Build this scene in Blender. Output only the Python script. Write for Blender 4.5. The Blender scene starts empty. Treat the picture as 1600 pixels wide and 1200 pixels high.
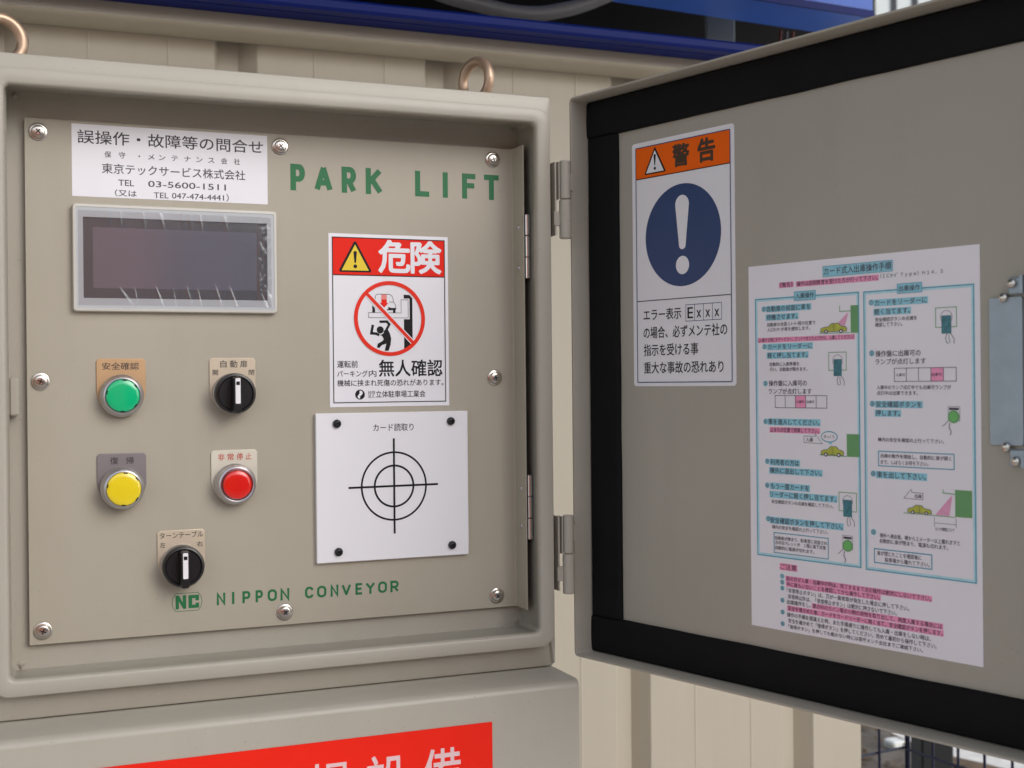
import bpy, bmesh, math, random
from mathutils import Vector, Matrix, noise
random.seed(7)
S = bpy.context.scene
COL = S.collection
GZ = 1450.0                      # height of the camera-level datum above the ground, mm
R = math.radians

# ---------------------------------------------------------------- camera
cam_d = bpy.data.cameras.new('camera'); cam = bpy.data.objects.new('camera', cam_d); COL.objects.link(cam)
yaw, pitch, roll = .3871, -.0015, -.0097
fw = Vector((math.sin(yaw)*math.cos(pitch), math.cos(yaw)*math.cos(pitch), math.sin(pitch)))
rt = Vector((math.cos(yaw), -math.sin(yaw), 0)); up = rt.cross(fw)
r2 = math.cos(roll)*rt + math.sin(roll)*up; u2 = -math.sin(roll)*rt + math.cos(roll)*up
m = Matrix((r2, u2, -fw)).transposed().to_4x4()
m.translation = Vector((-.02372, -1.10716, -.00539 + GZ/1000))
cam.matrix_world = m
cam_d.sensor_width = 36; cam_d.lens = 1978.77/1600*36
cam_d.clip_start = .02; cam_d.clip_end = 500
cam_d.dof.use_dof = True; cam_d.dof.focus_distance = 1.17; cam_d.dof.aperture_fstop = 12.0
S.camera = cam

# ---------------------------------------------------------------- light
SUN_EL, SUN_AZ = R(30), R(152)      # azimuth clockwise from +Y: in front of the box, to the right of the photographer
w = bpy.data.worlds.new('World'); S.world = w; w.use_nodes = True
nt = w.node_tree; bg = nt.nodes['Background']
sky = nt.nodes.new('ShaderNodeTexSky'); sky.sky_type = 'NISHITA'; sky.sun_disc = False
sky.sun_elevation = SUN_EL; sky.sun_rotation = SUN_AZ; sky.air_density = 1.0; sky.dust_density = 1.2; sky.ozone_density = 1.0
hs = nt.nodes.new('ShaderNodeHueSaturation'); hs.inputs['Saturation'].default_value = .38   # thin overcast
nt.links.new(sky.outputs[0], hs.inputs['Color']); nt.links.new(hs.outputs[0], bg.inputs['Color'])
bg.inputs['Strength'].default_value = .15
sl = bpy.data.lights.new('sun', 'SUN'); sl.energy = .5; sl.angle = R(34); sl.color = (1, .94, .87)
so = bpy.data.objects.new('sun', sl); COL.objects.link(so)
sd = Vector((math.sin(SUN_AZ)*math.cos(SUN_EL), math.cos(SUN_AZ)*math.cos(SUN_EL), math.sin(SUN_EL)))
so.rotation_euler = sd.to_track_quat('Z', 'Y').to_euler(); so.location = (1, -3, 5)
S.view_settings.view_transform = 'Standard'; S.view_settings.look = 'None'
S.view_settings.exposure = 0.66; S.view_settings.gamma = 1.0
S.cycles.max_bounces = 8; S.cycles.diffuse_bounces = 4; S.cycles.transparent_max_bounces = 12; S.cycles.use_denoising = True
S.cycles.caustics_reflective = False; S.cycles.caustics_refractive = False

# ---------------------------------------------------------------- materials
def lin(c):
    c = c/255
    return c/12.92 if c <= .04045 else ((c+.055)/1.055)**2.4
def rgb(r, g, b): return (lin(r), lin(g), lin(b), 1)
def mat(name, col, rough=.5, metal=0, var=.04, vscale=6, bump=0, bscale=900, coat=0, spec=.5, streak=False, grime=0, wave=0):
    M = bpy.data.materials.new(name); M.use_nodes = True; n = M.node_tree; b = n.nodes['Principled BSDF']
    b.inputs['Roughness'].default_value = rough; b.inputs['Metallic'].default_value = metal
    b.inputs['Specular IOR Level'].default_value = spec
    if coat: b.inputs['Coat Weight'].default_value = coat; b.inputs['Coat Roughness'].default_value = .12
    tc = n.nodes.new('ShaderNodeTexCoord')
    if var:
        nz = n.nodes.new('ShaderNodeTexNoise'); nz.inputs['Scale'].default_value = vscale; nz.inputs['Detail'].default_value = 5
        if streak:
            mp = n.nodes.new('ShaderNodeMapping'); mp.inputs['Scale'].default_value = (1, 1, .12)
            n.links.new(tc.outputs['Object'], mp.inputs[0]); n.links.new(mp.outputs[0], nz.inputs['Vector'])
        else: n.links.new(tc.outputs['Object'], nz.inputs['Vector'])
        cr = n.nodes.new('ShaderNodeValToRGB'); e = cr.color_ramp.elements
        e[0].position = .3; e[1].position = .7
        e[0].color = tuple(c*(1-var) for c in col[:3])+(1,); e[1].color = tuple(min(1, c*(1+var)) for c in col[:3])+(1,)
        n.links.new(nz.outputs['Fac'], cr.inputs[0]); n.links.new(cr.outputs[0], b.inputs['Base Color'])
        rr = n.nodes.new('ShaderNodeMapRange'); rr.inputs['To Min'].default_value = rough*.88; rr.inputs['To Max'].default_value = min(1, rough*1.12)
        n.links.new(nz.outputs['Fac'], rr.inputs['Value']); n.links.new(rr.outputs[0], b.inputs['Roughness'])
    else: b.inputs['Base Color'].default_value = col
    if grime:
        src = b.inputs['Base Color'].links[0].from_socket
        def fac(scale, detail, lo, hi, stretch=None):
            z = n.nodes.new('ShaderNodeTexNoise'); z.inputs['Scale'].default_value = scale; z.inputs['Detail'].default_value = detail; z.inputs['Roughness'].default_value = .6
            if stretch:
                mp = n.nodes.new('ShaderNodeMapping'); mp.inputs['Scale'].default_value = stretch; n.links.new(tc.outputs['Object'], mp.inputs[0]); n.links.new(mp.outputs[0], z.inputs['Vector'])
            else: n.links.new(tc.outputs['Object'], z.inputs['Vector'])
            q = n.nodes.new('ShaderNodeMapRange'); q.inputs['From Min'].default_value = lo; q.inputs['From Max'].default_value = hi
            n.links.new(z.outputs['Fac'], q.inputs['Value']); return q.outputs[0]
        for f_, amt, colr in ((fac(3.5, 9, .52, .75), .16*grime, (.20, .17, .13, 1)), (fac(30, 4, .5, .8, (1, 1, .10)), .10*grime, (.18, .15, .12, 1)), (fac(420, 2, .70, .74), .5*grime, (.10, .08, .06, 1)), (fac(150, 3, .74, .78, (1, 1, .5)), .35*grime, (.75, .72, .68, 1))):
            mu = n.nodes.new('ShaderNodeMath'); mu.operation = 'MULTIPLY'; mu.inputs[1].default_value = amt; n.links.new(f_, mu.inputs[0])
            mxr = n.nodes.new('ShaderNodeMixRGB'); n.links.new(mu.outputs[0], mxr.inputs[0]); n.links.new(src, mxr.inputs[1]); mxr.inputs[2].default_value = colr; src = mxr.outputs[0]
        n.links.new(src, b.inputs['Base Color'])
    if bump:
        bz = n.nodes.new('ShaderNodeTexNoise'); bz.inputs['Scale'].default_value = bscale; bz.inputs['Detail'].default_value = 2
        n.links.new(tc.outputs['Object'], bz.inputs['Vector'])
        bp = n.nodes.new('ShaderNodeBump'); bp.inputs['Strength'].default_value = bump; bp.inputs['Distance'].default_value = .0004
        n.links.new(bz.outputs['Fac'], bp.inputs['Height']); n.links.new(bp.outputs[0], b.inputs['Normal'])
        if wave:
            wz = n.nodes.new('ShaderNodeTexNoise'); wz.inputs['Scale'].default_value = 5; wz.inputs['Detail'].default_value = 1
            n.links.new(tc.outputs['Object'], wz.inputs['Vector'])
            bw = n.nodes.new('ShaderNodeBump'); bw.inputs['Strength'].default_value = 1; bw.inputs['Distance'].default_value = wave
            n.links.new(wz.outputs['Fac'], bw.inputs['Height']); n.links.new(bw.outputs[0], bp.inputs['Normal'])
    return M
PAINT = (.418, .390, .333, 1)
M = {}
M['paint'] = mat('enclosure_paint', PAINT, .36, 0, .035, 7, .25, 1100, grime=.8, wave=.004)
M['panel'] = mat('panel_paint', (.43, .392, .318, 1), .42, 0, .03, 6, .3, 1300, grime=.6, wave=.003)
M['white_vinyl'] = mat('white_vinyl', (.86, .85, .90, 1), .38, 0, .015, 20)
M['label_white'] = mat('label_white', (.84, .83, .88, 1), .5, 0, .02, 20)
M['laminate'] = mat('laminated_paper', (.90, .87, .93, 1), .26, 0, .02, 14, .15, 40, wave=.006)
M['acrylic'] = mat('white_acrylic', (.88, .87, .91, 1), .22, 0, .01, 10)
M['ink'] = mat('black_ink', (.012, .011, .012, 1), .5, 0, 0, spec=.2)
M['ink_soft'] = mat('dark_ink', (.035, .03, .035, 1), .5, 0, 0)
M['print_ink'] = mat('sheet_print', (.05, .035, .06, 1), .3, 0, 0)
M['red_ink'] = mat('red_ink', (.86, .018, .006, 1), .5, 0, .02, 30, spec=.2)
M['redring'] = mat('red_ring_ink', (.84, .035, .015, 1), .4, 0, 0, spec=.2)
M['pale_red'] = mat('pale_red_ink', (.85, .25, .22, 1), .4, 0, 0)
M['orange_ink'] = mat('orange_ink', (.95, .14, .004, 1), .4, 0, .02, 30, spec=.2)
M['navy_ink'] = mat('navy_ink', (.022, .055, .17, 1), .35, 0, .05, 30)
M['yellow_ink'] = mat('yellow_ink', (.85, .62, .02, 1), .4, 0, 0)
M['green_ink'] = mat('green_paint', (.004, .15, .045, 1), .5, 0, .06, 60)
M['cyan_hl'] = mat('cyan_highlighter', (.30, .66, .80, 1), .3, 0, .06, 90)
M['cyan_dark'] = mat('cyan_line', (.09, .36, .50, 1), .3, 0, 0)
M['cyan_pale'] = mat('cyan_pale', (.50, .78, .88, 1), .3, 0, .08, 90)
M['pink_hl'] = mat('pink_highlighter', (.98, .34, .56, 1), .3, 0, .08, 90)
M['pink_pale'] = mat('pink_pale', (.80, .38, .58, 1), .3, 0, .1, 120)
M['green_pic'] = mat('green_print', (.14, .36, .13, 1), .3, 0, .05, 80)
M['olive_pic'] = mat('yellow_green_print', (.50, .52, .06, 1), .3, 0, .15, 200)
M['teal_pic'] = mat('teal_print', (.04, .19, .24, 1), .3, 0, .3, 260)
M['lime_pic'] = mat('lime_print', (.16, .52, .14, 1), .3, 0, 0)
M['red_print'] = mat('legend_red', (.55, .03, .02, 1), .5, 0, 0)
M['black_plastic'] = mat('black_plastic', (.012, .011, .013, 1), .28, 0, 0)
M['black_rubber'] = mat('black_foam', (.006, .006, .007, 1), .8, 0, .25, 40, .5, 700, spec=.2)
M['white_plastic'] = mat('white_insert', (.85, .83, .86, 1), .35, 0, 0)
M['grey_plastic'] = mat('display_bezel', (.50, .52, .55, 1), .32, 0, .02, 20)
M['cream_plastic'] = mat('display_rim', (.62, .60, .55, 1), .35, 0, .02, 20)
M['chrome'] = mat('chrome', (.74, .73, .76, 1), .16, 1, .04, 30)
M['satin'] = mat('satin_metal', (.60, .59, .62, 1), .3, 1, .05, 60)
M['screw'] = mat('nickel_screw', (.66, .62, .57, 1), .22, 1, .1, 200)
M['copper'] = mat('passivated_steel', (.50, .35, .25, 1), .42, .7, .2, 60)
M['galv'] = mat('galvanised_plate', (.36, .42, .48, 1), .42, .5, .08, 60, .2, 300)
M['green_lens'] = mat('green_lens', (.001, .50, .20, 1), .16, 0, .03, 60, coat=.6)
M['yellow_lens'] = mat('yellow_lens', (.86, .66, .015, 1), .18, 0, .03, 60, coat=.6)
M['red_lens'] = mat('red_lens', (.76, .012, .006, 1), .16, 0, .03, 60, coat=.6)
M['tan_plate'] = mat('tan_reflect_legend', (.62, .40, .22, 1), .35, .25, .05, 30)  # four legend tints: reflections on the satin metal put into each base colour
M['cream_reflect_plate'] = mat('cream_reflect_legend', (.66, .56, .43, 1), .35, .25, .05, 30)
M['pale_plate'] = mat('pale_reflect_legend', (.76, .71, .60, 1), .35, .2, .05, 30)
M['grey_plate'] = mat('grey_reflect_legend', (.27, .24, .25, 1), .35, .25, .05, 30)
M['lcd'] = mat('lcd_glass', (.11, .10, .14, 1), .06, 0, .04, 300, coat=.8)
M['lcd'].node_tree.nodes['Principled BSDF'].inputs['IOR'].default_value = 2.0
M['lcd_frame'] = mat('lcd_surround', (.03, .028, .035, 1), .25, 0, 0)
M['cladding'] = mat('cream_cladding', (.475, .43, .35, 1), .5, 0, .04, 3, .1, 60, streak=True, grime=.7)
M['blue_rail'] = mat('dark_blue_paint', (.002, .014, .16, 1), .5, 0, .1, 6, spec=.2)
M['blue_beam'] = mat('blue_paint', (.05, .17, .74, 1), .42, 0, .08, 8, .2, 60)
M['void'] = mat('void_shade', (.008, .008, .009, 1), .8, 0, .3, 4, spec=.1)  # near-black colour standing in for the shade inside the lift
M['grey_steel'] = mat('grey_steel', (.22, .25, .27, 1), .5, .2, .1, 8)
M['hose'] = mat('grey_hose', (.12, .12, .13, 1), .5, 0, .1, 8)
M['red_cable'] = mat('red_cable', (.16, .02, .015, 1), .5, 0, 0)
M['wire'] = mat('dark_blue_wire', (.015, .018, .045, 1), .35, .3, .1, 8)
M['post'] = mat('black_post', (.008, .009, .012, 1), .6, 0, .1, 8)
M['concrete'] = mat('pale_concrete', (.78, .75, .71, 1), .85, 0, .12, 14, .6, 80)
M['kerb'] = mat('white_kerb', (.82, .84, .82, 1), .8, 0, .08, 10, .5, 60)
M['brown_strip'] = mat('brown_edging', (.16, .10, .06, 1), .8, 0, .3, 12)
M['leaf'] = mat('fallen_leaf', (.12, .085, .055, 1), .8, 0, .4, 30)
M['facade'] = mat('pale_facade', (.62, .66, .66, 1), .6, 0, .05, 1)
M['glass_dark'] = mat('dark_window', (.02, .022, .025, 1), .1, 0, 0)
M['brick'] = mat('brown_render', (.78, .30, .16, 1), .85, 0, .15, 2)
g = mat('ground', (.58, .54, .48, 1), .9, 0, .18, 3, .6, 60); M['ground'] = g
M['soil'] = mat('bare_soil', (.15, .13, .11, 1), .95, 0, .45, 9, .9, 40)
M['greywall'] = mat('blue_grey_wall', (.15, .16, .21, 1), .8, 0, .1, 2)
# thin protective film
f = bpy.data.materials.new('clear_film'); f.use_nodes = True; n = f.node_tree
for q in list(n.nodes): n.nodes.remove(q)
out = n.nodes.new('ShaderNodeOutputMaterial'); tr = n.nodes.new('ShaderNodeBsdfTransparent'); gl = n.nodes.new('ShaderNodeBsdfGlossy')
df = n.nodes.new('ShaderNodeBsdfDiffuse'); df.inputs[0].default_value = (.62, .6, .68, 1)
gl.inputs['Roughness'].default_value = .16; tr.inputs[0].default_value = (.93, .93, .93, 1)
mx = n.nodes.new('ShaderNodeMixShader'); mx.inputs[0].default_value = .09
m2 = n.nodes.new('ShaderNodeMixShader'); m2.inputs[0].default_value = .09
n.links.new(tr.outputs[0], mx.inputs[1]); n.links.new(df.outputs[0], mx.inputs[2])
n.links.new(mx.outputs[0], m2.inputs[1]); n.links.new(gl.outputs[0], m2.inputs[2]); n.links.new(m2.outputs[0], out.inputs[0])
M['film'] = f

# ---------------------------------------------------------------- mesh helpers (all input in mm)
class MB:
    def __init__(s): s.v = []; s.f = []
    def add(s, vs, fs):
        o = len(s.v); s.v += [tuple(p) for p in vs]; s.f += [tuple(i+o for i in q) for q in fs]; return s
    def box(s, x0, x1, y0, y1, z0, z1):
        vs = [(x0,y0,z0),(x1,y0,z0),(x1,y1,z0),(x0,y1,z0),(x0,y0,z1),(x1,y0,z1),(x1,y1,z1),(x0,y1,z1)]
        return s.add(vs, [(0,3,2,1),(4,5,6,7),(0,1,5,4),(1,2,6,5),(2,3,7,6),(3,0,4,7)])
    def bbox(s, x0, x1, y0, y1, z0, z1, b=1.0):      # box whose edges are chamfered (octagon rings)
        b = min(b, (x1-x0)/2.01, (y1-y0)/2.01, (z1-z0)/2.01)
        def ring(z, i):
            a0, a1, c0, c1 = x0+i, x1-i, y0+i, y1-i
            k = b if i == 0 else b*.5
            return [(a0+k,c0,z),(a1-k,c0,z),(a1,c0+k,z),(a1,c1-k,z),(a1-k,c1,z),(a0+k,c1,z),(a0,c1-k,z),(a0,c0+k,z)]
        rs = [ring(z0, b), ring(z0+b, 0), ring(z1-b, 0), ring(z1, b)]
        return s.loft(rs, True, True)
    def loft(s, rings, cap0=False, cap1=False, closed=True):
        o = len(s.v); n = len(rings[0])
        for r in rings: s.v += [tuple(p) for p in r]
        for i in range(len(rings)-1):
            for j in range(n if closed else n-1):
                k = (j+1) % n; a = o+i*n
                s.f.append((a+j, a+k, a+n+k, a+n+j))
        if cap0: s.f.append(tuple(o+j for j in range(n))[::-1])
        if cap1: s.f.append(tuple(o+(len(rings)-1)*n+j for j in range(n)))
        return s
    def lathe(s, prof, cx=0, cz=0, n=40, cap0=False, cap1=True):   # axis along -Y: prof = [(radius, y)]
        rs = [[(cx+r*math.cos(2*math.pi*i/n), y, cz+r*math.sin(2*math.pi*i/n)) for i in range(n)] for r, y in prof]
        return s.loft(rs, cap0, cap1)
    def vcyl(s, cx, cy, r, z0, z1, n=24, b=.6):
        rs = [[(cx+q*math.cos(2*math.pi*i/n), cy+q*math.sin(2*math.pi*i/n), z) for i in range(n)] for q, z in ((r-b,z0),(r,z0+b),(r,z1-b),(r-b,z1))]
        return s.loft(rs, True, True)
    def tube(s, pts, r, n=12, closed=False, caps=True):
        P = [Vector(p) for p in pts]; rs = []; prev = None
        for i, p in enumerate(P):
            a = P[(i-1) % len(P)] if (closed or i) else p; b = P[(i+1) % len(P)] if (closed or i < len(P)-1) else p
            t = (b-a).normalized()
            if prev is None: nn = t.orthogonal().normalized()
            else: nn = (prev - t*prev.dot(t)).normalized()
            prev = nn; bb = t.cross(nn)
            rs.append([p+nn*(r*math.cos(2*math.pi*k/n))+bb*(r*math.sin(2*math.pi*k/n)) for k in range(n)])
        if closed: rs.append(rs[0]); return s.loft(rs)
        return s.loft(rs, caps, caps)
    def xprism(s, prof, x0, x1):                       # profile [(y,z)] extruded along x
        return s.loft([[(x0,y,z) for y,z in prof], [(x1,y,z) for y,z in prof]], True, True)
    def zprism(s, prof, z0, z1):
        return s.loft([[(x,y,z0) for x,y in prof], [(x,y,z1) for x,y in prof]], True, True)
    def build(s, name, m, parent=None, loc=None, smooth=30, rotz=0):
        me = bpy.data.meshes.new(name); me.from_pydata([(x/1000, y/1000, z/1000) for x,y,z in s.v], [], s.f)
        bm = bmesh.new(); bm.from_mesh(me); bmesh.ops.recalc_face_normals(bm, faces=bm.faces); bm.to_mesh(me); bm.free()
        me.materials.append(M[m]); me.update()
        if smooth:
            me.polygons.foreach_set('use_smooth', [True]*len(me.polygons)); me.set_sharp_from_angle(angle=R(smooth))
        o = bpy.data.objects.new(name, me); COL.objects.link(o)
        if parent: o.parent = parent
        if loc: o.location = (loc[0]/1000, loc[1]/1000, loc[2]/1000)
        if rotz: o.rotation_euler[2] = rotz
        return o
def tag(o, label=None, cat=None, group=None, kind=None):
    if label: o['label'] = label
    if cat: o['category'] = cat
    if group: o['group'] = group
    if kind: o['kind'] = kind
    return o
def thing(name, loc, label, cat, rotz=0, group=None):
    o = bpy.data.objects.new(name, None); COL.objects.link(o); o.empty_display_size = .05
    o.location = (loc[0]/1000, loc[1]/1000, loc[2]/1000); o.rotation_euler[2] = rotz
    return tag(o, label, cat, group)
def copy_to(o, parent, dx=0, dy=0, dz=0):
    c = o.copy(); COL.objects.link(c); c.parent = parent
    c.location = (o.location[0]+dx/1000, o.location[1]+dy/1000, o.location[2]+dz/1000)
    for ch in [q for q in bpy.data.objects if q.parent is o]:
        d = ch.copy(); COL.objects.link(d); d.parent = c
    return c
def rrect(x0, x1, z0, z1, r, n=6):
    pts = []
    for cx, cz, a in ((x1-r, z1-r, 0), (x0+r, z1-r, 90), (x0+r, z0+r, 180), (x1-r, z0+r, 270)):
        for i in range(n+1):
            t = R(a+90*i/n); pts.append((cx+r*math.cos(t), cz+r*math.sin(t)))
    return pts

# ---------------------------------------------------------------- lettering (outlines of the built-in font, cached)
_fc = bpy.data.curves.new('type', 'FONT'); _fo = bpy.data.objects.new('type', _fc)
_fc.resolution_u = 3; _cache = {}
def glyphs(body, bold):
    k = (body, bold)
    if k not in _cache:
        _fc.body = body; _fc.offset = bold
        me = _fo.to_mesh()
        vs = [(v.co.x, v.co.y) for v in me.vertices]; fs = [tuple(p.vertices) for p in me.polygons]
        _fo.to_mesh_clear()
        _cache[k] = (vs, fs)
    return _cache[k]
class Print:
    """flat print on a sheet: x from its left edge, y down from its top edge, mm; layers .12 mm apart"""
    def __init__(s, parent, x=0, z=0, y=0): s.p = parent; s.x = x; s.z = z; s.y = y; s.b = {}; s.k = 0
    def next(s): s.k += 1
    def _b(s, name, m, L):
        k = (name, m, s.k)
        if k not in s.b: s.b[k] = MB()
        return s.b[k], s.y-.12*L
    def poly(s, name, m, L, pts):
        b, y = s._b(name, m, L); b.add([(s.x+px, y, s.z-py) for px, py in pts], [tuple(range(len(pts)))])
    def rect(s, name, m, L, x0, y0, x1, y1): s.poly(name, m, L, [(x0,y0),(x1,y0),(x1,y1),(x0,y1)])
    def strip(s, name, m, L, A, B):
        b, y = s._b(name, m, L); n = len(A)
        b.add([(s.x+px, y, s.z-py) for px, py in A+B], [(i, i+1, n+i+1, n+i) for i in range(n-1)])
    def frame(s, name, m, L, x0, y0, x1, y1, t, r=0):
        if r: o = rrect(x0,x1,y0,y1,r); i = rrect(x0+t,x1-t,y0+t,y1-t,max(.01,r-t))
        else: o = [(x0,y0),(x1,y0),(x1,y1),(x0,y1)]; i = [(x0+t,y0+t),(x1-t,y0+t),(x1-t,y1-t),(x0+t,y1-t)]
        s.strip(name, m, L, o+o[:1], i+i[:1])
    def disc(s, name, m, L, cx, cy, r, ry=None, n=48):
        ry = ry or r; s.poly(name, m, L, [(cx+r*math.cos(2*math.pi*i/n), cy+ry*math.sin(2*math.pi*i/n)) for i in range(n)])
    def ring(s, name, m, L, cx, cy, r, t, ry=None, n=72):
        ry = ry or r; a = [(math.cos(2*math.pi*i/n), math.sin(2*math.pi*i/n)) for i in range(n+1)]
        s.strip(name, m, L, [(cx+r*c, cy+ry*d) for c, d in a], [(cx+(r-t)*c, cy+(ry-t)*d) for c, d in a])
    def line(s, name, m, L, pts, t, close=False):      # mitred stroke
        P = [Vector(p) for p in pts]
        if close: P = P+[P[0]]
        A = []; B = []
        for i, p in enumerate(P):
            a = P[i-1] if i else (P[-2] if close else None); b = P[i+1] if i < len(P)-1 else (P[1] if close else None)
            d1 = (p-a).normalized() if a is not None else None; d2 = (b-p).normalized() if b is not None else None
            if d1 is None: d1 = d2
            if d2 is None: d2 = d1
            n1 = Vector((-d1.y, d1.x)); n2 = Vector((-d2.y, d2.x)); nn = n1+n2
            nn = nn.normalized() if nn.length > 1e-6 else n1
            k = min(2.2, 1/max(.3, nn.dot(n1)))
            A.append(tuple(p+nn*t/2*k)); B.append(tuple(p-nn*t/2*k))
        s.strip(name, m, L, A, B)
    def text(s, name, m, L, body, x0, x1, cy, h, bold=0.0, ref=None, slope=0):
        """body stretched between x0 and x1; h = height of a full character"""
        vs, fs = glyphs(body, 0)
        if not vs: return
        rv = glyphs(ref or ('国' if any(ord(c) > 0x2000 for c in body) else 'E'), 0)[0]
        ly, hy = min(v[1] for v in rv), max(v[1] for v in rv)
        lx, hx = min(v[0] for v in vs), max(v[0] for v in vs)
        kx = (x1-x0)/(hx-lx); ky = h/(hy-ly)
        s.next(); b, y = s._b(name, m, L); fat = bold*h*1.05
        sh = [(0, 0)]
        if bold > .0035:
            n = 8 if bold > .02 else 4
            sh += [(fat*math.cos(2*math.pi*(i+.5)/n), fat*math.sin(2*math.pi*(i+.5)/n)) for i in range(n)]
        for i, (dx, dy) in enumerate(sh):
            b.add([(s.x+x0+(vx-lx)*kx+dx, y-.006*i, s.z-(cy-((vy-(ly+hy)/2)*ky)+slope*(vx-lx)*kx)+dy) for vx, vy in vs], fs)
    def done(s):
        for (name, m, _), b in s.b.items(): b.build(name, m, s.p, smooth=0)
def sheet(name, w, h, t, m, r, parent=None, loc=(0,0,0), rotz=0):   # origin = top left corner of its front face
    b = MB(); P = rrect(0, w, -h, 0, r, 4)
    b.loft([[(x, t, z) for x, z in P], [(x, 0, z) for x, z in P]], True, True)
    return b.build(name, m, parent, loc, smooth=0, rotz=rotz)

# ================================================================ SETTING
gb = MB(); gb.add([(-60000,-60000,0),(60000,-60000,0),(60000,60000,0),(-60000,60000,0)], [(0,1,2,3)])
tag(gb.build('ground', 'ground', smooth=0), kind='structure')
sb = MB(); sb.add([(1500,1200,4),(4200,1200,4),(4200,9000,4),(1500,9000,4)], [(0,1,2,3)])
tag(sb.build('soil_bed', 'soil', smooth=0), kind='structure')
pb = MB(); pb.add([(3300,2903,8),(3325,2734,8),(3314,2466,8),(3216,1969,8),(3216,0,8),(9000,0,8),(9000,3071,8),(3323,3071,8)], [tuple(range(8))])
tag(pb.build('pavement', 'concrete', smooth=0), kind='structure')
b = MB(); b.bbox(3185, 3245, 2880, 2945, 0, 34, 5)
tag(b.build('concrete_block', 'kerb'), 'small white concrete block lying on the bare ground behind the mesh fence', 'block')
b = MB(); b.add([(3237,2616,14),(3326,2296,14),(3411,2382,14),(3359,2579,14),(3313,2703,14)], [(0,1,2,3,4)])
tag(b.build('edging_strip', 'brown_strip', smooth=0), kind='structure')
b = MB()
for i in range(260):
    x, y = random.uniform(2900, 3290), random.uniform(2500, 4200)
    a = random.uniform(0, 6.28); l = random.uniform(14, 45); q = l*.45; h = random.uniform(16, 30)
    c, d = math.cos(a), math.sin(a)
    b.add([(x-c*l,y-d*l,h),(x+d*q,y-c*q,h+random.uniform(0,8)),(x+c*l,y+d*l,h+random.uniform(0,10)),(x-d*q,y+c*q,h)], [(0,1,2,3)])
tag(b.build('leaf_litter', 'leaf', smooth=0), kind='stuff')

# siding wall: one panel per 311.7 mm, a recessed groove in each
PITCH, WY = 311.7, 700
wall = thing('cladding_wall', (0, WY, 0), 'cream ribbed metal cladding wall standing behind the open control box', 'wall')
prof = [(0,0),(94.5,0),(96.5,-.9),(98.5,0),(200.5,0),(202.5,-.9),(204.5,0),(264,0),(265.5,1),(275,25),(303,25),(325,.8),(326.5,0)]
def panel_mb():
    bb = MB(); P = [(x-15, y) for x, y in prof]
    P = [(-.4,0)]+[p for p in P if 0 < p[0] < PITCH-.4]+[(PITCH-.5,0)]
    bk = [(x, y+1.2) for x, y in P]
    return bb.loft([[(x,y,z) for x,y in P] for z in (0, 1990)], closed=False).loft([[(x,y,z) for x,y in bk] for z in (0, 1990)], closed=False)
first = None
for k in range(-4, 5):
    x0 = k*PITCH+15
    if k == 4:
        bb = MB(); bb.box(x0, 1360, 0, 40, 0, 1990); bb.build('end_panel', 'cladding', wall, smooth=0)
        break
    if first is None:
        first = panel_mb().build('cladding_panel', 'cladding', wall, (x0, 0, 0), smooth=0)
    else: copy_to(first, wall).location = (x0/1000, 0, 0)
bb = MB(); bb.box(-1250, 1330, 42, 60, 0, 1985); bb.build('backing', 'cladding', wall, smooth=0)
bb = MB()
bb.xprism([(-52,1948),(-56,1943),(-58,1936),(-52,1931),(-2,1929),(-2,1934),(-46,1936),(-50,1944),(-46,1972),(-46,1982),(-52,1982)], -1250, 1362)
bb.build('flashing', 'cladding', wall, smooth=40)

# blue rail and machinery above the wall
t = thing('blue_rail', (0, 600, GZ+505), 'dark blue steel rail running above the cream cladding wall', 'rail')
bb = MB(); bb.bbox(-1250, 1700, -14, 14, 0, 17, 4); bb.build('rail_tube', 'blue_rail', t)
bb = MB(); bb.bbox(-1250, 1700, 15, 60, 0, 3, 1); bb.build('rail_flange', 'blue_rail', t)
t = thing('lift_frame', (0, 1500, GZ+480), 'car lift frame above the wall, with added black sheets for its dark interior', 'machinery')
bb = MB(); bb.box(-1500, 2150, 250, 270, -300, 900); bb.build('dark_backdrop', 'void', t, smooth=0)  # added black sheet in place of the dark interior, hides the sky
bb = MB(); bb.box(-1500, 2150, -760, 250, 880, 900); bb.build('shade_cover', 'void', t, smooth=0)  # added cover, keeps light off the black sheet below
bb = MB(); bb.bbox(1336, 1405, -350, -340, 60, 500, 3); bb.build('upright', 'grey_steel', t)
HC = [(560,-600,205),(620,-600,182),(685,-600,163),(754,-600,153),(801,-600,148),(849,-600,150),(892,-600,160),(929,-600,172),(972,-600,191),(1020,-600,216),(1080,-600,250)]
HP = []
for i in range(1, len(HC)-2):
    for k in range(5):
        u = k/5; P0, P1, P2, P3 = (Vector(HC[i+j]) for j in (-1, 0, 1, 2))
        HP.append(.5*((2*P1)+(P2-P0)*u+(2*P0-5*P1+4*P2-P3)*u*u+(3*P1-P0-3*P2+P3)*u**3))
bb = MB(); bb.tube(HP, 13, 12); tag(bb.build('hose', 'hose', t, smooth=60), 'thick grey hose')
for i in range(3):
    bb = MB(); bb.tube([(1470+i*16, -380, 60),(1478+i*17, -384, 110),(1496+i*15, -380, 240)], 3, 8); bb.build('cable', 'red_cable' if i != 1 else 'hose', t)
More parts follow.
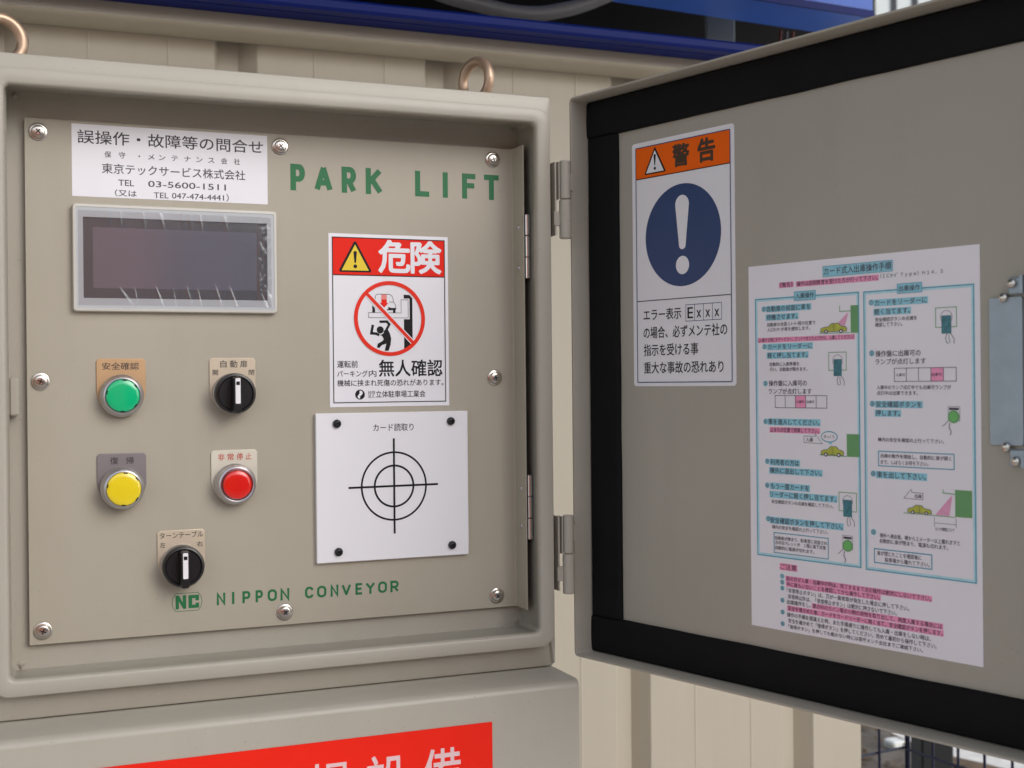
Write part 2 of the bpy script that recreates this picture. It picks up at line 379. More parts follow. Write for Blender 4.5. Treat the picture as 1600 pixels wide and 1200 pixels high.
# big blue beam: underside level, running slightly towards the photographer
bt = thing('blue_beam', (1300, 896, GZ+700), 'bright blue painted steel box beam above the dark blue rail', 'beam')
def beam(name, pts, z0, z1, m):
    q = MB(); q.zprism([(x-1300, y-896) for x, y in pts], z0, z1); return q.build(name, m, bt, smooth=0)
ex, ey = 1569, 915.6
beam('web', [(1300-900, 896-66), (ex, ey), (ex-6, ey+130), (1016-700, 1001-62)], 0, 420, 'blue_beam')
beam('bottom_flange', [(1300-900, 896-66-4), (ex+.5, ey-4), (ex+.5, ey+1), (1300-900, 896-65)], -2, 12, 'blue_rail')

t = thing('shade_canopy', (500, 0, 2620), 'unseen overhead roof, added to shade the cladding wall and control box', 'shade_canopy')
b = MB(); b.box(-5500, 1500, -700, 4200, 0, 60); b.build('shade_sheet', 'grey_steel', t, smooth=0)  # unseen roof added overhead, sized so light enters low from the front
for i in range(5):
    b = MB(); b.bbox(-5500, 1500, -600+i*1100, -520+i*1100, -120, -2, 4); b.build('shade_purlin', 'grey_steel', t)

# wire mesh fence, two panels meeting at a far corner
def fence(name, p0, p1, n, label):
    a, c = Vector(p0), Vector(p1); d = c-a; L = d.length
    t = thing(name, (a.x, a.y, 0), label, 'fence', rotz=math.atan2(d.y, d.x), group='wire mesh fence panels')
    q = MB(); q.tube([(0,0,30),(0,0,1050)], 2.6, 8); w0 = q.build('wire', 'wire', t)
    for i in range(1, n+1): copy_to(w0, t, dx=i*L/n)
    q = MB(); q.tube([(0,-5,0),(L,-5,0)], 2.6, 8); h0 = q.build('cross_wire', 'wire', t, (0,0,743))
    for z in (130, 283, 436, 590, 896, 1045): copy_to(h0, t, dz=z-743)
fence('mesh_fence', (1570, 838), (1362, 812), 3, 'dark wire mesh panel whose end meets the edge of the cream wall')
fence('mesh_fence', (1571, 832), (1612, 412), 7, 'dark wire mesh panel coming forward past the black post')
b = MB(); b.bbox(-33, 33, -33, 33, 0, 820, 4)
t = thing('black_post', (1750, 978, 0), 'square black post behind the wire mesh fence', 'post', rotz=-.35)
b.build('post', 'post', t)
b = MB(); b.bbox(-60, 60, -60, 60, 0, 8, 2); b.build('base_plate', 'post', t)

# pale building far off at the top right
t = thing('pale_building', (5600, 6300, 0), 'pale building with dark window slits, far off beyond the end of the blue beam', 'building', rotz=-.39)
b = MB(); b.box(-1800, 2600, 0, 3000, 0, 5200); b.build('wall', 'facade', t, smooth=0)
for i in range(26):
    b = MB(); b.box(-1500+i*150, -1462+i*150, -12, 4, 2700, 5000); fr = b.build('window', 'glass_dark', t, smooth=0)
b = MB(); b.bbox(-1800, 2600, -60, -2, 2560, 2640, 6); b.build('ledge', 'grey_steel', t)

# the reddish building across the lane, seen only as a reflection in the display
t = thing('brown_building', (-2800, -6500, 0), 'reddish brown rendered building across the lane, behind the photographer', 'building')
b = MB(); b.box(-2600, 3690, -3000, 0, 0, 3300); b.build('wall', 'brick', t, smooth=0)
for i in range(4):
    for j in range(1):
        b = MB(); b.box(-2100+i*1250, -1500+i*1250, -20, 12, 900, 1700); wq = b.build('window', 'glass_dark', t, smooth=0)

t = thing('reflection_wall', (2400, -6900, 0), 'unseen low blue-grey wall, added for its reflection in the display', 'wall')
b = MB(); b.bbox(-1650, 2200, 0, 160, 0, 2750, 8); b.build('wall', 'greywall', t)  # unseen wall put in to give the display a blue-grey reflection
b = MB(); b.bbox(-1670, 2220, -20, 180, 2752, 2820, 8); b.build('coping', 'concrete', t)
# ================================================================ LOWER CABINET
cab = thing('lower_cabinet', (209, 0, 0), 'beige steel cabinet with a red sign, standing under the open control box', 'cabinet')
Zt = GZ-269.5
b = MB(); P = [(180,0),(-90,0),(-90,Zt-7),(-89.3,Zt-4),(-87.3,Zt-1.6),(-84,Zt),(180,Zt)]
b.loft([[(x,y,z) for y,z in P] for x in (-244,)]+[[(x,y,z) for y,z in P] for x in (-243.2,)]+[[(x,y,z) for y,z in P] for x in (242.6, 243.4)], True, True)
b.build('body', 'paint', cab, smooth=50)

sign = sheet('red_sign', 330, 110, .8, 'red_ink', .6, None, (39, -91.2, GZ-297.5))
tag(sign, 'red sign with white Japanese characters on the front of the lower cabinet', 'sign')
p = Print(sign, 0, 0, -.05)
for ch, cx in (('備', 284), ('設', 235.5), ('場', 187), ('車', 138), ('駐', 89)):
    p.text('lettering', 'pale_sign', 1, ch, cx-16.5, cx+16.5, 20+19, 39, .012) if 0 else None
M['sign_white'] = mat('sign_lettering', (.80, .56, .58, 1), .45, 0, 0)
for ch, cx in (('備', 284), ('設', 235.5), ('場', 187), ('車', 138), ('駐', 89)):
    p.text('lettering', 'sign_white', 1, ch, cx-16.5, cx+16.5, 38.5, 38, .012)
p.done()

# ================================================================ CONTROL BOX
box = thing('control_box', (209, 0, GZ-269), 'beige steel control box with its black-gasketed door swung wide open', 'control box')
BX, BZ = 209, -269
def L(x, y, z): return (x-BX, y, z-BZ)      # datum frame -> box frame
def ring(x0, x1, z0, z1, y, r, n=6): return [L(x, y, z) for x, z in rrect(x0, x1, z0, z1, r, n)]
b = MB()
b.loft([ring(-35,453,-268.5,257.5,170,3), ring(-35,453,-268.5,257.5,-36.6,3), ring(-34.6,452.6,-268.1,257.1,-37.5,2.8), ring(-33.8,451.8,-267.3,256.3,-38,2.5),
        ring(-29.5,447.5,-247,243.4,-38,14), ring(-29.4,447.4,-246.9,243.3,-48.4,14), ring(-29.1,447.1,-246.6,243,-49.5,13.7), ring(-28.2,446.2,-245.7,242.1,-50,12.8),
        ring(-18.6,436.0,-236.1,232.4,-50,6.2), ring(-17.2,434.8,-234.9,231.3,-49.5,5.6), ring(-16.1,433.9,-234.0,230.5,-48.2,5), ring(-15.6,433.5,-233.6,230.2,-46,5),
        ring(-15.4,433.8,-233.8,230.8,-41,5), ring(-14,437.5,-236.2,236,-36,4), ring(-13.5,438.3,-236.8,237,6,4),
        ring(8,418,-205,203,6,2), ring(8,418,-205,203,60,2)], False, True)
b.v = [(x, y+(4 if (z < 3 and y < -30) else 0), z) for x, y, z in b.v]      # sill below the lip tilted back, shaped to deepen its shade
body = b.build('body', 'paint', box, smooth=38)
# weld bead spots at the back corners
for cx, cz, hx_, hz_ in ((436, 234, -1, -1), (436, -234, -1, 1), (-11, 234, 1, -1), (-11, -234, 1, 1)):
    b = MB(); b.tube([L(cx+hx_*t_*1.0, 10-t_*.8, cz+hz_*(6-t_)*.6) for t_ in range(7)], 2.4, 8); b.build('weld_bead', 'paint', body)
b = MB(); b.bbox(*[v for v in (-14-BX, -6.5-BX)], -14, 5.9, -29-BZ, 2.5-BZ, 1.6); b.build('latch_tab', 'paint', body)

# ---- control panel (tray)
b = MB(); n_ = 6
P = [(0, 1.6), (0, 0)]+[(428.6+1.4*math.sin(R(90*i/n_)), -1.4+1.4*math.cos(R(90*i/n_))) for i in range(n_+1)]+[(430.2, -24.6), (430.9, -25.4), (431.7, -24.6), (431.8, -2), (430, 1.6)]
def pan_ring(z, ins=0): return [L(x, y, z) for x, y in P]
b.loft([pan_ring(-216.7), pan_ring(-216.2), pan_ring(213.9), pan_ring(214.4)], True, True)
panel = b.build('control_panel', 'panel', box, smooth=35)
def pL(x, y, z): return L(x, y, z)
b = MB()
for px_, pz_, th in ((0,0,0),): pass
scr = None
for i, (sx, sz) in enumerate(((10.3,203.6),(209.7,203.6),(410,203.6),(10.3,-1.1),(410,-1.1),(10.3,-205.7),(209.7,-205.7),(410,-205.7))):
    if scr is None:
        b = MB(); b.lathe([(7.1,-.05),(7.1,-1.1),(6.6,-1.4),(5.4,-1.5),(5.3,-2.2),(5.1,-3.0),(4.6,-3.6),(3.6,-3.95),(2.0,-4.02),(.2,-4.04)], n=32)
        scr = b.build('screw', 'screw', panel, L(sx, 0, sz))
        c = MB(); c.add([(-2.3,-4.06,-.45),(2.3,-4.06,-.45),(2.3,-4.06,.45),(-2.3,-4.06,.45)], [(0,1,2,3)])
        c.add([(-.45,-4.12,-2.3),(.45,-4.12,-2.3),(.45,-4.12,2.3),(-.45,-4.12,2.3)], [(0,1,2,3)])
        cross = c
        base = scr
    else:
        base = scr.copy(); COL.objects.link(base); base.location = tuple(v/1000 for v in L(sx, 0, sz))
    base.rotation_euler[1] = random.uniform(0, 6.28)
me = scr.data; me.materials.append(M['ink'])        # the cross recess of the (shared) screw head
bm = bmesh.new(); bm.from_mesh(me)
for k in range(2):
    c_, s_ = math.cos(k*math.pi/2), math.sin(k*math.pi/2); yy = -4.1-.03*k
    f_ = bm.faces.new([bm.verts.new(((c_*u-s_*v)/1000, yy/1000, (s_*u+c_*v)/1000)) for u, v in ((-2.3,-.45),(2.3,-.45),(2.3,.45),(-2.3,.45))]); f_.material_index = 1
bm.to_mesh(me); bm.free()
for o in list(bpy.data.objects):
    if o.name.startswith('screw'): o.parent = panel
for z0, z1 in ((90.5, 150.5), (-152, -91.5)):
    b = MB(); h3 = (z1-z0)/3
    for k in range(3):
        b.vcyl(L(435.0,0,0)[0], -22.5, 3.2 if k != 1 else 3.05, z0+k*h3+.25-BZ, z0+(k+1)*h3-.25-BZ, 20, .5)
    b.box(434-BX, 435-BX, -21, 6, z0-BZ, z1-BZ)
    b.build('butt_hinge', 'chrome', panel)
for z in (139, 101, -105, -140):
    b = MB(); b.loft([[L(430.1-d, -13+r*math.cos(2*math.pi*i/16), z+r*math.sin(2*math.pi*i/16)) for i in range(16)] for r, d in ((2.6,0),(2.4,.6),(1.4,1.1))], False, True)
    b.build('rivet', 'satin', panel)
# painted lettering straight on the panel: engraved-style strokes in a unit box (y down)
def arc(cx, cy, rx, ry, a0, a1, n=10): return [(cx+rx*math.cos(R(a0+(a1-a0)*i/n)), cy+ry*math.sin(R(a0+(a1-a0)*i/n))) for i in range(n+1)]
GLY = {
 'P': [[(0,1),(0,0)], [(0,0),(.62,0)]+arc(.62,.29,.38,.29,-90,90)+[(0,.58)]],
 'R': [[(0,1),(0,0)], [(0,0),(.6,0)]+arc(.6,.28,.4,.28,-90,90)+[(0,.56)], [(.5,.56),(1,1)]],
 'A': [[(0,1),(.5,.0)], [(1,1),(.5,.0)], [(.2,.70),(.8,.70)]],
 'K': [[(0,0),(0,1)], [(.95,0),(0,.62)], [(.32,.42),(1,1)]],
 'L': [[(0,0),(0,1),(1,1)]], 'I': [[(.5,0),(.5,1)]], 'F': [[(0,1),(0,0),(1,0)], [(0,.47),(.86,.47)]],
 'T': [[(0,0),(1,0)], [(.5,0),(.5,1)]], 'N': [[(0,1),(0,0),(1,1),(1,0)]],
 'O': [arc(.5,.33,.5,.33,180,360)+arc(.5,.67,.5,.33,0,180)+[(0,.33)]],
 'C': [arc(.5,.33,.5,.33,-12,-180)+arc(.5,.67,.5,.33,180,12)], 'V': [[(0,0),(.5,1)], [(1,0),(.5,1)]],
 'E': [[(1,0),(0,0),(0,1),(1,1)], [(0,.49),(.86,.49)]], 'Y': [[(0,0),(.5,.5),(1,0)], [(.5,.5),(.5,1)]]}
def stroke(pr, name, m, ch, x0, x1, cy, h, t):
    if ch == 'L' or (ch == 'C' and x0 < 230): pr.next()
    for k, path in enumerate(GLY[ch]):
        pts = [(x0+t/2+px*(x1-x0-t), cy-h/2+t/2+py*(h-t)) for px, py in path]
        out = []
        for q in pts:
            if not out or (Vector(q)-Vector(out[-1])).length > 1e-3: out.append(q)
        for e0, e1 in ((0, 1), (-1, -2)):            # square ends on upright and level strokes, short ones on slanted strokes
            a = Vector(out[e0]); d_ = (a-Vector(out[e1])).normalized()
            if ch in 'OC' or (ch in 'PR' and k == 1 and e0 == -1): continue
            out[e0] = tuple(a+d_*t/2*(1 if min(abs(d_.x), abs(d_.y)) < .02 else .2))
        pr.line(name, m, 1+k*.15, out, t)
pp = Print(panel, L(0,0,0)[0], L(0,0,0)[2], -.05)
for ch, a, c in (('P',218.6,231.6),('A',240.1,256.4),('R',264.8,278.1),('K',287,302.7),('L',333.7,347.2),('I',360.9,364.9),('F',379.4,392.7),('T',401.3,416)):
    stroke(pp, 'title_lettering', 'green_ink', ch, a, c, -177.4, 23.4, 4.9)
for ch, a, c in (('N',150.8,158.3),('I',163.9,166),('P',172.9,179.8),('P',184.3,190.7),('O',194.8,203),('N',206,214),('C',227.9,235.7),('O',238.7,247.2),('N',250.9,258.2),('V',261.1,269.7),('E',273.8,279.9),('Y',283.2,292),('O',294.8,303.2),('R',306.4,314.2)):
    stroke(pp, 'maker_lettering', 'green_ink', ch, a if ch != 'I' else a-.2, c if ch != 'I' else c+.2, 190, 10.4, 2.05)
pp.next()
e = [(116.5,182.9),(135.3,182.9),(137.6,186.2),(138.4,190.4),(137.6,194.8),(135.3,198.1),(116.5,198.1),(114.2,194.8),(113.4,190.4),(114.2,186.2)]
pp.line('emblem_print', 'green_ink', 1, e, .45, True)
pp.poly('emblem_print', 'green_ink', 1, [(116.3,196.2),(116.3,184.6),(119.2,184.6),(122.3,190.6),(122.3,184.6),(125.2,184.6),(125.2,196.2),(122.6,196.2),(119.1,189.8),(119.1,196.2)])
pp.poly('emblem_print', 'green_ink', 1, [(127,184.9),(135.9,184.9),(135.9,189.6),(132.9,189.6),(132.9,187.6),(130.2,187.6),(130.2,193.2),(132.9,193.2),(132.9,191.7),(135.9,191.7),(135.9,196),(127,196)])
pp.done()

# ---- push buttons and switches
def legend(part, cx, z0, m, text, sub=None, redtext=False, ext=None):
    """legend plate in the part's frame (origin = button axis on the panel)"""
    b = MB(); W2 = 19.8; top = z0
    pts = [(-W2, top-2), (-W2+2, top), (W2-2, top), (W2, top-2)]+[(W2, 3)]+[(17.3+2.5*max(0, .3-abs(a+90)/300), 0) for a in ()]+[(18.6, -2), (17, -6), (14, -10), (9, -13.5), (0, -15.3), (-9, -13.5), (-14, -10), (-17, -6), (-18.6, -2)]+[(-W2, 3)]
    b.loft([[(x, -.02, z) for x, z in pts], [(x, -1.1, z) for x, z in pts], [(x*.985, -1.4, z*.985) for x, z in pts]], False, True)
    lp = b.build('legend_plate', m, part, smooth=30)
    return lp
def button(x, z, lens_m, lens_r, bez_r, proud, plate, plate_top, label, text, tm, base_h=5):
    prof = [(17.2,-1.3),(17.7,-2.4),(17.7,-base_h),(17.0,-base_h-1.2),(bez_r+1.2,-base_h-1.8),(bez_r+.9,-proud+2.2),(bez_r,-proud+.6),(bez_r-1.1,-proud),(lens_r+.9,-proud+.6),(lens_r+.5,-proud+2.8),(lens_r-.5,-proud+3)]
    b = MB(); b.lathe(prof, n=56, cap1=False)
    o = b.build('push_button', 'satin', box, L(x, 0, z)); tag(o, label)
    b = MB(); lr = lens_r
    b.lathe([(lr,-proud+3),(lr,-proud-.6),(lr-.5,-proud-1.5),(lr-1.4,-proud-2.0),(lr*.7,-proud-2.35),(lr*.4,-proud-2.6),(.3,-proud-2.7)], n=48)
    b.build('lens', lens_m, o)
    if lens_m != 'red_lens':
        b = MB()
        for a in (38, 142+25, 268, 320, 84):
            A0 = [(math.cos(R(a+k)), math.sin(R(a+k))) for k in (-7, -3.5, 0, 3.5, 7)]
            b.add([(c*(lr-.2), -proud-1.75, d*(lr-.2)) for c, d in A0]+[(c*(lr-1.1), -proud-2.12, d*(lr-1.1)) for c, d in A0], [(i,i+1,6+i,5+i) for i in range(4)])
        b.build('notch_marking', 'ink', o, smooth=0)
    legend(o, x, plate_top-z, plate, text)
    q = Print(o, 0, 0, -1.42)
    for ch, a, c, cy, hh in text: q.text('legend_lettering', tm, 1, ch, a-x, c-x, z-cy, hh, .009)
    q.done(); return o
button(73.7, -13.6, 'green_lens', 13.6, 15.2, 14, 'tan_plate', 17.4, 'green round push button on a legend plate coloured with a tan reflection', [('安全確認', 58.5, 88, 11, 5.6)], 'ink_soft', 6)
button(73.4, -90.6, 'yellow_lens', 13.9, 15.3, 18, 'grey_plate', -61.8, 'yellow round push button on a legend plate coloured with a grey reflection', [('復', 64, 70.6, -68, 5.6), ('帰', 76.8, 83.2, -68.2, 5.6)], 'ink_soft', 6)
button(166.9, -91.0, 'red_lens', 12.3, 15.4, 15, 'pale_plate', -61.8, 'red round push button on a legend plate coloured with a cream reflection', [('非', 153, 158.4, -67.8, 5.4), ('常', 160.9, 166.4, -67.8, 5.4), ('停', 168.9, 174.3, -67.8, 5.4), ('止', 176.6, 181.8, -67.8, 5.2)], 'red_print', 6)
def selector(x, z, top, label, texts):
    b = MB(); b.lathe([(17.3,-1.3),(17.6,-2),(17.6,-6),(17.2,-6.6),(16.4,-7)], n=56)
    o = b.build('selector_switch', 'satin', box, L(x, 0, z)); tag(o, label)
    b = MB(); b.lathe([(17.0,-6.5),(17.3,-8),(17.3,-15.5),(16.6,-16.8),(15.2,-17.2),(14.6,-16.6),(14.2,-16.3),(14.0,-15.8),(1,-15.8)], n=56)
    k = b.build('knob', 'black_plastic', o)
    b = MB()
    rs = []
    for y, hw, ht, hb in ((-15,4.3,14.5,17.4),(-24,3.7,14.3,17.2),(-26.3,3.3,13.9,16.6),(-27,2.7,13,15.6)):
        rs.append([(px_, y, pz_) for px_, pz_ in rrect(-hw, hw, -hb, ht, min(2.4, hw-.1), 4)])
    b.loft(rs, False, True); b.build('handle', 'black_plastic', o)
    b = MB(); P = rrect(-2.1, 2.1, -8.6, 13.0, .7, 3)
    b.loft([[(a, -26.5, c) for a, c in P], [(a, -27.3, c) for a, c in P]], False, True); b.build('pointer', 'white_plastic', o, smooth=0)
    q = Print(o, 0, 0, -27.3); q.rect('pointer_mark_print', 'ink', 1, -1.5, -10.2, 1.5, -7.2); q.done()
    legend(o, x, top-z, 'cream_reflect_plate', None)
    q = Print(o, 0, 0, -1.42)
    for ch, a, c, cy, hh in texts: q.text('legend_lettering', 'ink_soft', 1, ch, a-x, c-x, z-cy, hh, .009)
    q.done()
selector(166.2, -12.8, 17.8, 'black selector switch, the upper one', [('自', 155.7, 161, 12.5, 5.8), ('動', 163.9, 170.2, 12.5, 5.8), ('扉', 172.6, 178.8, 12.5, 5.8), ('開', 149.1, 153.7, 5.3, 4.6), ('閉', 180, 184.8, 5.2, 4.6)])
selector(121.4, -158.2, -128.6, 'black selector switch, the lower one', [('ターンテーブル', 103.6, 139.7, -133, 5), ('左', 103.6, 108.2, -140.8, 4.2), ('右', 134.4, 139.4, -141.4, 4.2)])

# ---- display unit
dx0, dz0, DW, DH = 35.8, 145.7, 169.2, 89.3
b = MB()
def dr(i, y, r=3): return [(x, y, z) for x, z in rrect(i, DW-i, -DH+i, -i, max(.4, r), 4)]
b.loft([dr(0, -.05, 3), dr(0, -4.8, 3), dr(.7, -6, 2.6), dr(2.6, -6.2, 1.5), dr(2.9, -5.6, 1.4)], False, False)
dsp = b.build('display_unit', 'cream_plastic', box, L(dx0, 0, dz0), smooth=40)
def hole(i0, y0, x0, x1, z0, z1, y1, r=.6):
    A = [(x, y0, z) for x, z in rrect(i0, DW-i0, -DH+i0, -i0, 1.4, 4)]; B = [(x, y1, z) for x, z in rrect(x0, x1, z0, z1, r, 4)]
    return A, B
A, B = hole(2.8, -5.7, 8.4, 160.6, -78.1, -11, -5.7)
b = MB(); b.loft([A, B, [(x, -3.2, z) for x, _, z in B]], False, False); b.build('bezel', 'grey_plastic', dsp, smooth=30)
b = MB(); b.add([(8, -3.3, -78.5), (161, -3.3, -78.5), (161, -3.3, -10.5), (8, -3.3, -10.5)], [(0,1,2,3)]); b.build('surround', 'lcd_frame', dsp, smooth=0)
b = MB(); b.add([(16.2, -3.45, -69.6), (151.5, -3.45, -69.6), (152, -3.45, -19.2), (16.2, -3.45, -19)], [(0,1,2,3)]); b.build('screen', 'lcd', dsp, smooth=0)
b = MB(); NX, NZ = 420, 170
vs = []
TOPP = [(39,-24,.9,-2),(58,-27,1.2,-3),(74,-25,1.0,-5),(96,-27,1.1,-1.5),(106,-28,.8,-4),(127,-26,1.3,-5),(28,-22,1.5,0),(88,-22,.8,1)]
BOTP = [(48,-66,1.0,3),(65,-65,1.3,6),(80,-67,.8,2),(91,-65,1.4,4),(100,-66,.9,3),(115,-64,1.2,5),(127,-65,1.1,6),(36,-68,2.2,9)]
def pleats(x, z):
    h = 0
    for x0, ze, w_, sl_ in TOPP:
        if z > ze: u = (z-ze)/(-7-ze); h += (.25+.75*min(1, u))*math.sin(min(1, max(0, u*1.6))*1.57)*math.exp(-((x-x0-sl_*(u-.2))/(w_*(.5+u)))**2)
    for x0, ze, w_, sl_ in BOTP:
        if z < ze: u = (ze-z)/(ze+83); h += .9*math.sin(min(1, max(0, u*1.6))*1.57)*math.exp(-((x-x0-sl_*u)/(w_*(.45+u*.8)))**2)
    return h
for j in range(NZ+1):
    for i in range(NX+1):
        u, v = i/NX, j/NZ; x = 4.5+u*159.5; z = -5.5-v*78.5
        er = max(0, min(1, (x-151)/3))
        y = -6.3-.12*noise.noise((u*5, v*3, 2))-.36*pleats(x, z)-er*(.9*abs(noise.noise((x*.16, z*.07, 5)))+.15*abs(noise.noise((x*.4, z*.22, 9))))
        vs.append((x, y, z))
b.add(vs, [(j*(NX+1)+i, j*(NX+1)+i+1, (j+1)*(NX+1)+i+1, (j+1)*(NX+1)+i) for j in range(NZ) for i in range(NX)])
tag(b.build('protective_film', 'film', dsp, smooth=60), 'wrinkled clear protective film')

# ---- card reader plate
b = MB(); P = lambda i, y: [(x, y, z) for x, z in rrect(i, 142.8-i, -132.8+i, -i, .8, 3)]
b.loft([P(0, -.05), P(0, -4.6), P(.5, -5)], False, True)
crd = b.build('card_reader_plate', 'acrylic', box, L(238, 0, -31.6), smooth=0)
q = Print(crd, 0, 0, -5.02)
q.text('lettering', 'ink_soft', 1, 'カード読取り', 52.3, 90.3, 13.8, 6.4, .008)
q.ring('target_print', 'ink', 1, 71.4, 66.8, 31.1, 1.7, 31.4); q.ring('target_print', 'ink', 1, 71.4, 66.8, 19.1, 1.8, 19.4)
q.line('target_print', 'ink', 2, [(29, 66.9), (113.2, 66.6)], 1.8); q.line('target_print', 'ink', 3, [(71.4, 23.7), (71.4, 109.8)], 1.8); q.done()
bl0 = None
for sx, sz in ((18.8,9.3),(126.1,9.2),(126.3,123.3),(19.3,123.4)):
    if bl0 is None:
        b = MB(); b.lathe([(3.7,-5),(3.8,-6),(3.5,-7.2),(2.6,-8),(1.7,-8.3),(1.5,-7.3),(.2,-7.3)], n=24); bl0 = b.build('bolt', 'black_plastic', crd, (sx,0,-sz))
    else:
        c = bl0.copy(); COL.objects.link(c); c.location = (sx/1000, 0, -sz/1000)

# ---- eye bolts on the roof
def eyebolt(x, y, ang, label):
    b = MB(); c, s_ = math.cos(ang), math.sin(ang); zc = 291
    b.tube([(19*math.cos(t)*c, 19*math.cos(t)*s_, zc-257+19*math.sin(t)) for t in [2*math.pi*i/40 for i in range(40)]], 5, 14, closed=True)
    b.vcyl(0, 0, 9, .2, 12, 24, 1)
    o = b.build('eye_bolt', 'copper', box, L(x, y, 257.3), smooth=50)
eyebolt(-18, 60, R(12), None)
eyebolt(417, 60, R(-76+8), None)

# ================================================================ DOOR (tray seen from inside), part of the control box
A_ = 1.2756
HX, HY = 494.82, -20.0
DSTART, DEND = 7.5, 495
b = MB(); T0, T1 = 256.9, -259.3; dep = 24.1
# s along the door, y = depth into the door, z; flanges 2 mm thick around a flat plate
def DR_(i, y, r=2.2): return [(x, y, z-BZ) for x, z in rrect(DSTART+i, DEND-i, T1-2+i, T0+2-i, max(.3, r), 5)]
b.loft([DR_(0,0-0+2.2), DR_(0,-dep+.4,4), DR_(.35,-dep,4), DR_(1.7,-dep,3.2), DR_(2.0,-dep+.4,2.8), DR_(2.0,-.6,2), DR_(2.5,0,1.6)], True, True)
door = b.build('door', 'paint', box, (HX-BX, HY, 0), smooth=38, rotz=-A_)
def dz(z): return z-BZ
# foam gasket strips
def strip(x0, x1, z0, z1, ph):
    b = MB(); n = 40; long_x = (x1-x0) > (z1-z0); rs = []
    for i in range(n+1):
        u = i/n
        w1 = .5*noise.noise((u*9, ph, 0)); w2 = .5*noise.noise((u*9, ph+7, 0)); yy = -4.6+.35*noise.noise((u*6, ph+3, 0))
        if long_x:
            X = x0+(x1-x0)*u; a, c = z0+w1*(ph > 5), z1+w2*(ph < 5)
            rs.append([(X,-.05,dz(a)),(X,yy+2.4,dz(a)),(X,yy+1,dz(a+.9)),(X,yy+.3,dz(a+2.4)),(X,yy,dz(a+7)),(X,yy-.2,dz((a+c)/2)),(X,yy,dz(c-7)),(X,yy+.3,dz(c-2.4)),(X,yy+1,dz(c-.9)),(X,yy+2.4,dz(c)),(X,-.05,dz(c))])
        else:
            Z = z0+(z1-z0)*u; a, c = x0+w1*(ph == 2), x1+w2*(ph == 1)
            rs.append([(a,-.05,dz(Z)),(a,yy+2.4,dz(Z)),(a+.9,yy+1,dz(Z)),(a+2.4,yy+.3,dz(Z)),(a+7,yy,dz(Z)),((a+c)/2,yy-.2,dz(Z)),(c-7,yy,dz(Z)),(c-2.4,yy+.3,dz(Z)),(c-.9,yy+1,dz(Z)),(c,yy+2.4,dz(Z)),(c,-.05,dz(Z))])
    b.loft(rs, True, True); b.build('gasket_strip', 'black_rubber', door, smooth=40)
strip(9.9, DEND-2.6, 222.2, 256.4, 6)
strip(9.9, DEND-2.6, -258.8, -224.8, 4)
strip(9.9, 48.9, -224.2, 221.6, 1)
strip(DEND-41.6, DEND-2.6, -224.2, 221.6, 2)
# lock catch plate and its brackets
b = MB(); P = rrect(417.2, 441.5, -52, 49.4, 1.5, 3)
b.loft([[(x,-.05,dz(z)) for x,z in P],[(x,-2.2,dz(z)) for x,z in P],[(x*.9995+.2,-2.5,dz(z*.997)) for x,z in P]], False, True); b.build('catch_plate', 'galv', door, smooth=0)
for zc, sgn in ((57, 1), (-60.5, -1)):
    b = MB(); b.bbox(431.5, 452, -3.4, -.05, dz(zc-6), dz(zc+6), 1); b.box(446, 448.2, -14, -.05, dz(zc-6), dz(zc+6)); b.build('bracket', 'galv', door, smooth=0)
d0 = None
for sx, sz, y in ((428.4, 49.2, -2.6), (435.2, 58.5, -3.5), (429.5, -53.2, -2.6), (436.9, -62.6, -3.5)):
    b = MB(); b.lathe([(3.4,y),(3.4,y-1),(2.9,y-2.1),(1.6,y-2.8),(.3,y-2.9)], n=20)
    b.build('dome_screw', 'screw', door, (sx, 0, dz(sz)))
# outer door hinges
for i, (z0, zm, z1) in enumerate(((126, 162, 197.5), (-200.5, -163.5, -128.2))):
    b = MB(); hx_, hy_ = 463.0, -47
    b.vcyl(hx_-BX, hy_, 5.6, dz(z0), dz(zm-.3), 24, .8)
    b.vcyl(hx_-BX, hy_, 5.1, dz(zm+.3), dz(z1), 24, .8)
    b.box(452-BX, 459-BX, -47, -42, dz(z0+12), dz(z0+25))       # lug to the body
    b.box(466-BX, 475-BX, -40, -35, dz(zm+10), dz(z1-10))       # lug to the door
    b.box(453.2-BX, 454.8-BX, -46, -14, dz(z0+3), dz(z1-1))     # leaf
    b.box(456.3-BX, 457.2-BX, -48, -38, dz(zm), dz(z1-1))
    b.build('door_hinge', 'paint', box, smooth=35)

# ================================================================ STICKERS
def on_panel(name, x, z, w, h, t, m, r, label, cat):
    return tag(sheet(name, w, h, t, m, r, None, (x, -t-.05, GZ+z)), label, cat)
def on_door(name, s, z, w, h, t, m, r, label, cat):
    X = HX+s*math.cos(A_)-(t+.06)*math.sin(A_); Y = HY-s*math.sin(A_)-(t+.06)*math.cos(A_)
    return tag(sheet(name, w, h, t, m, r, None, (X, Y, GZ+z), rotz=-A_), label, cat)

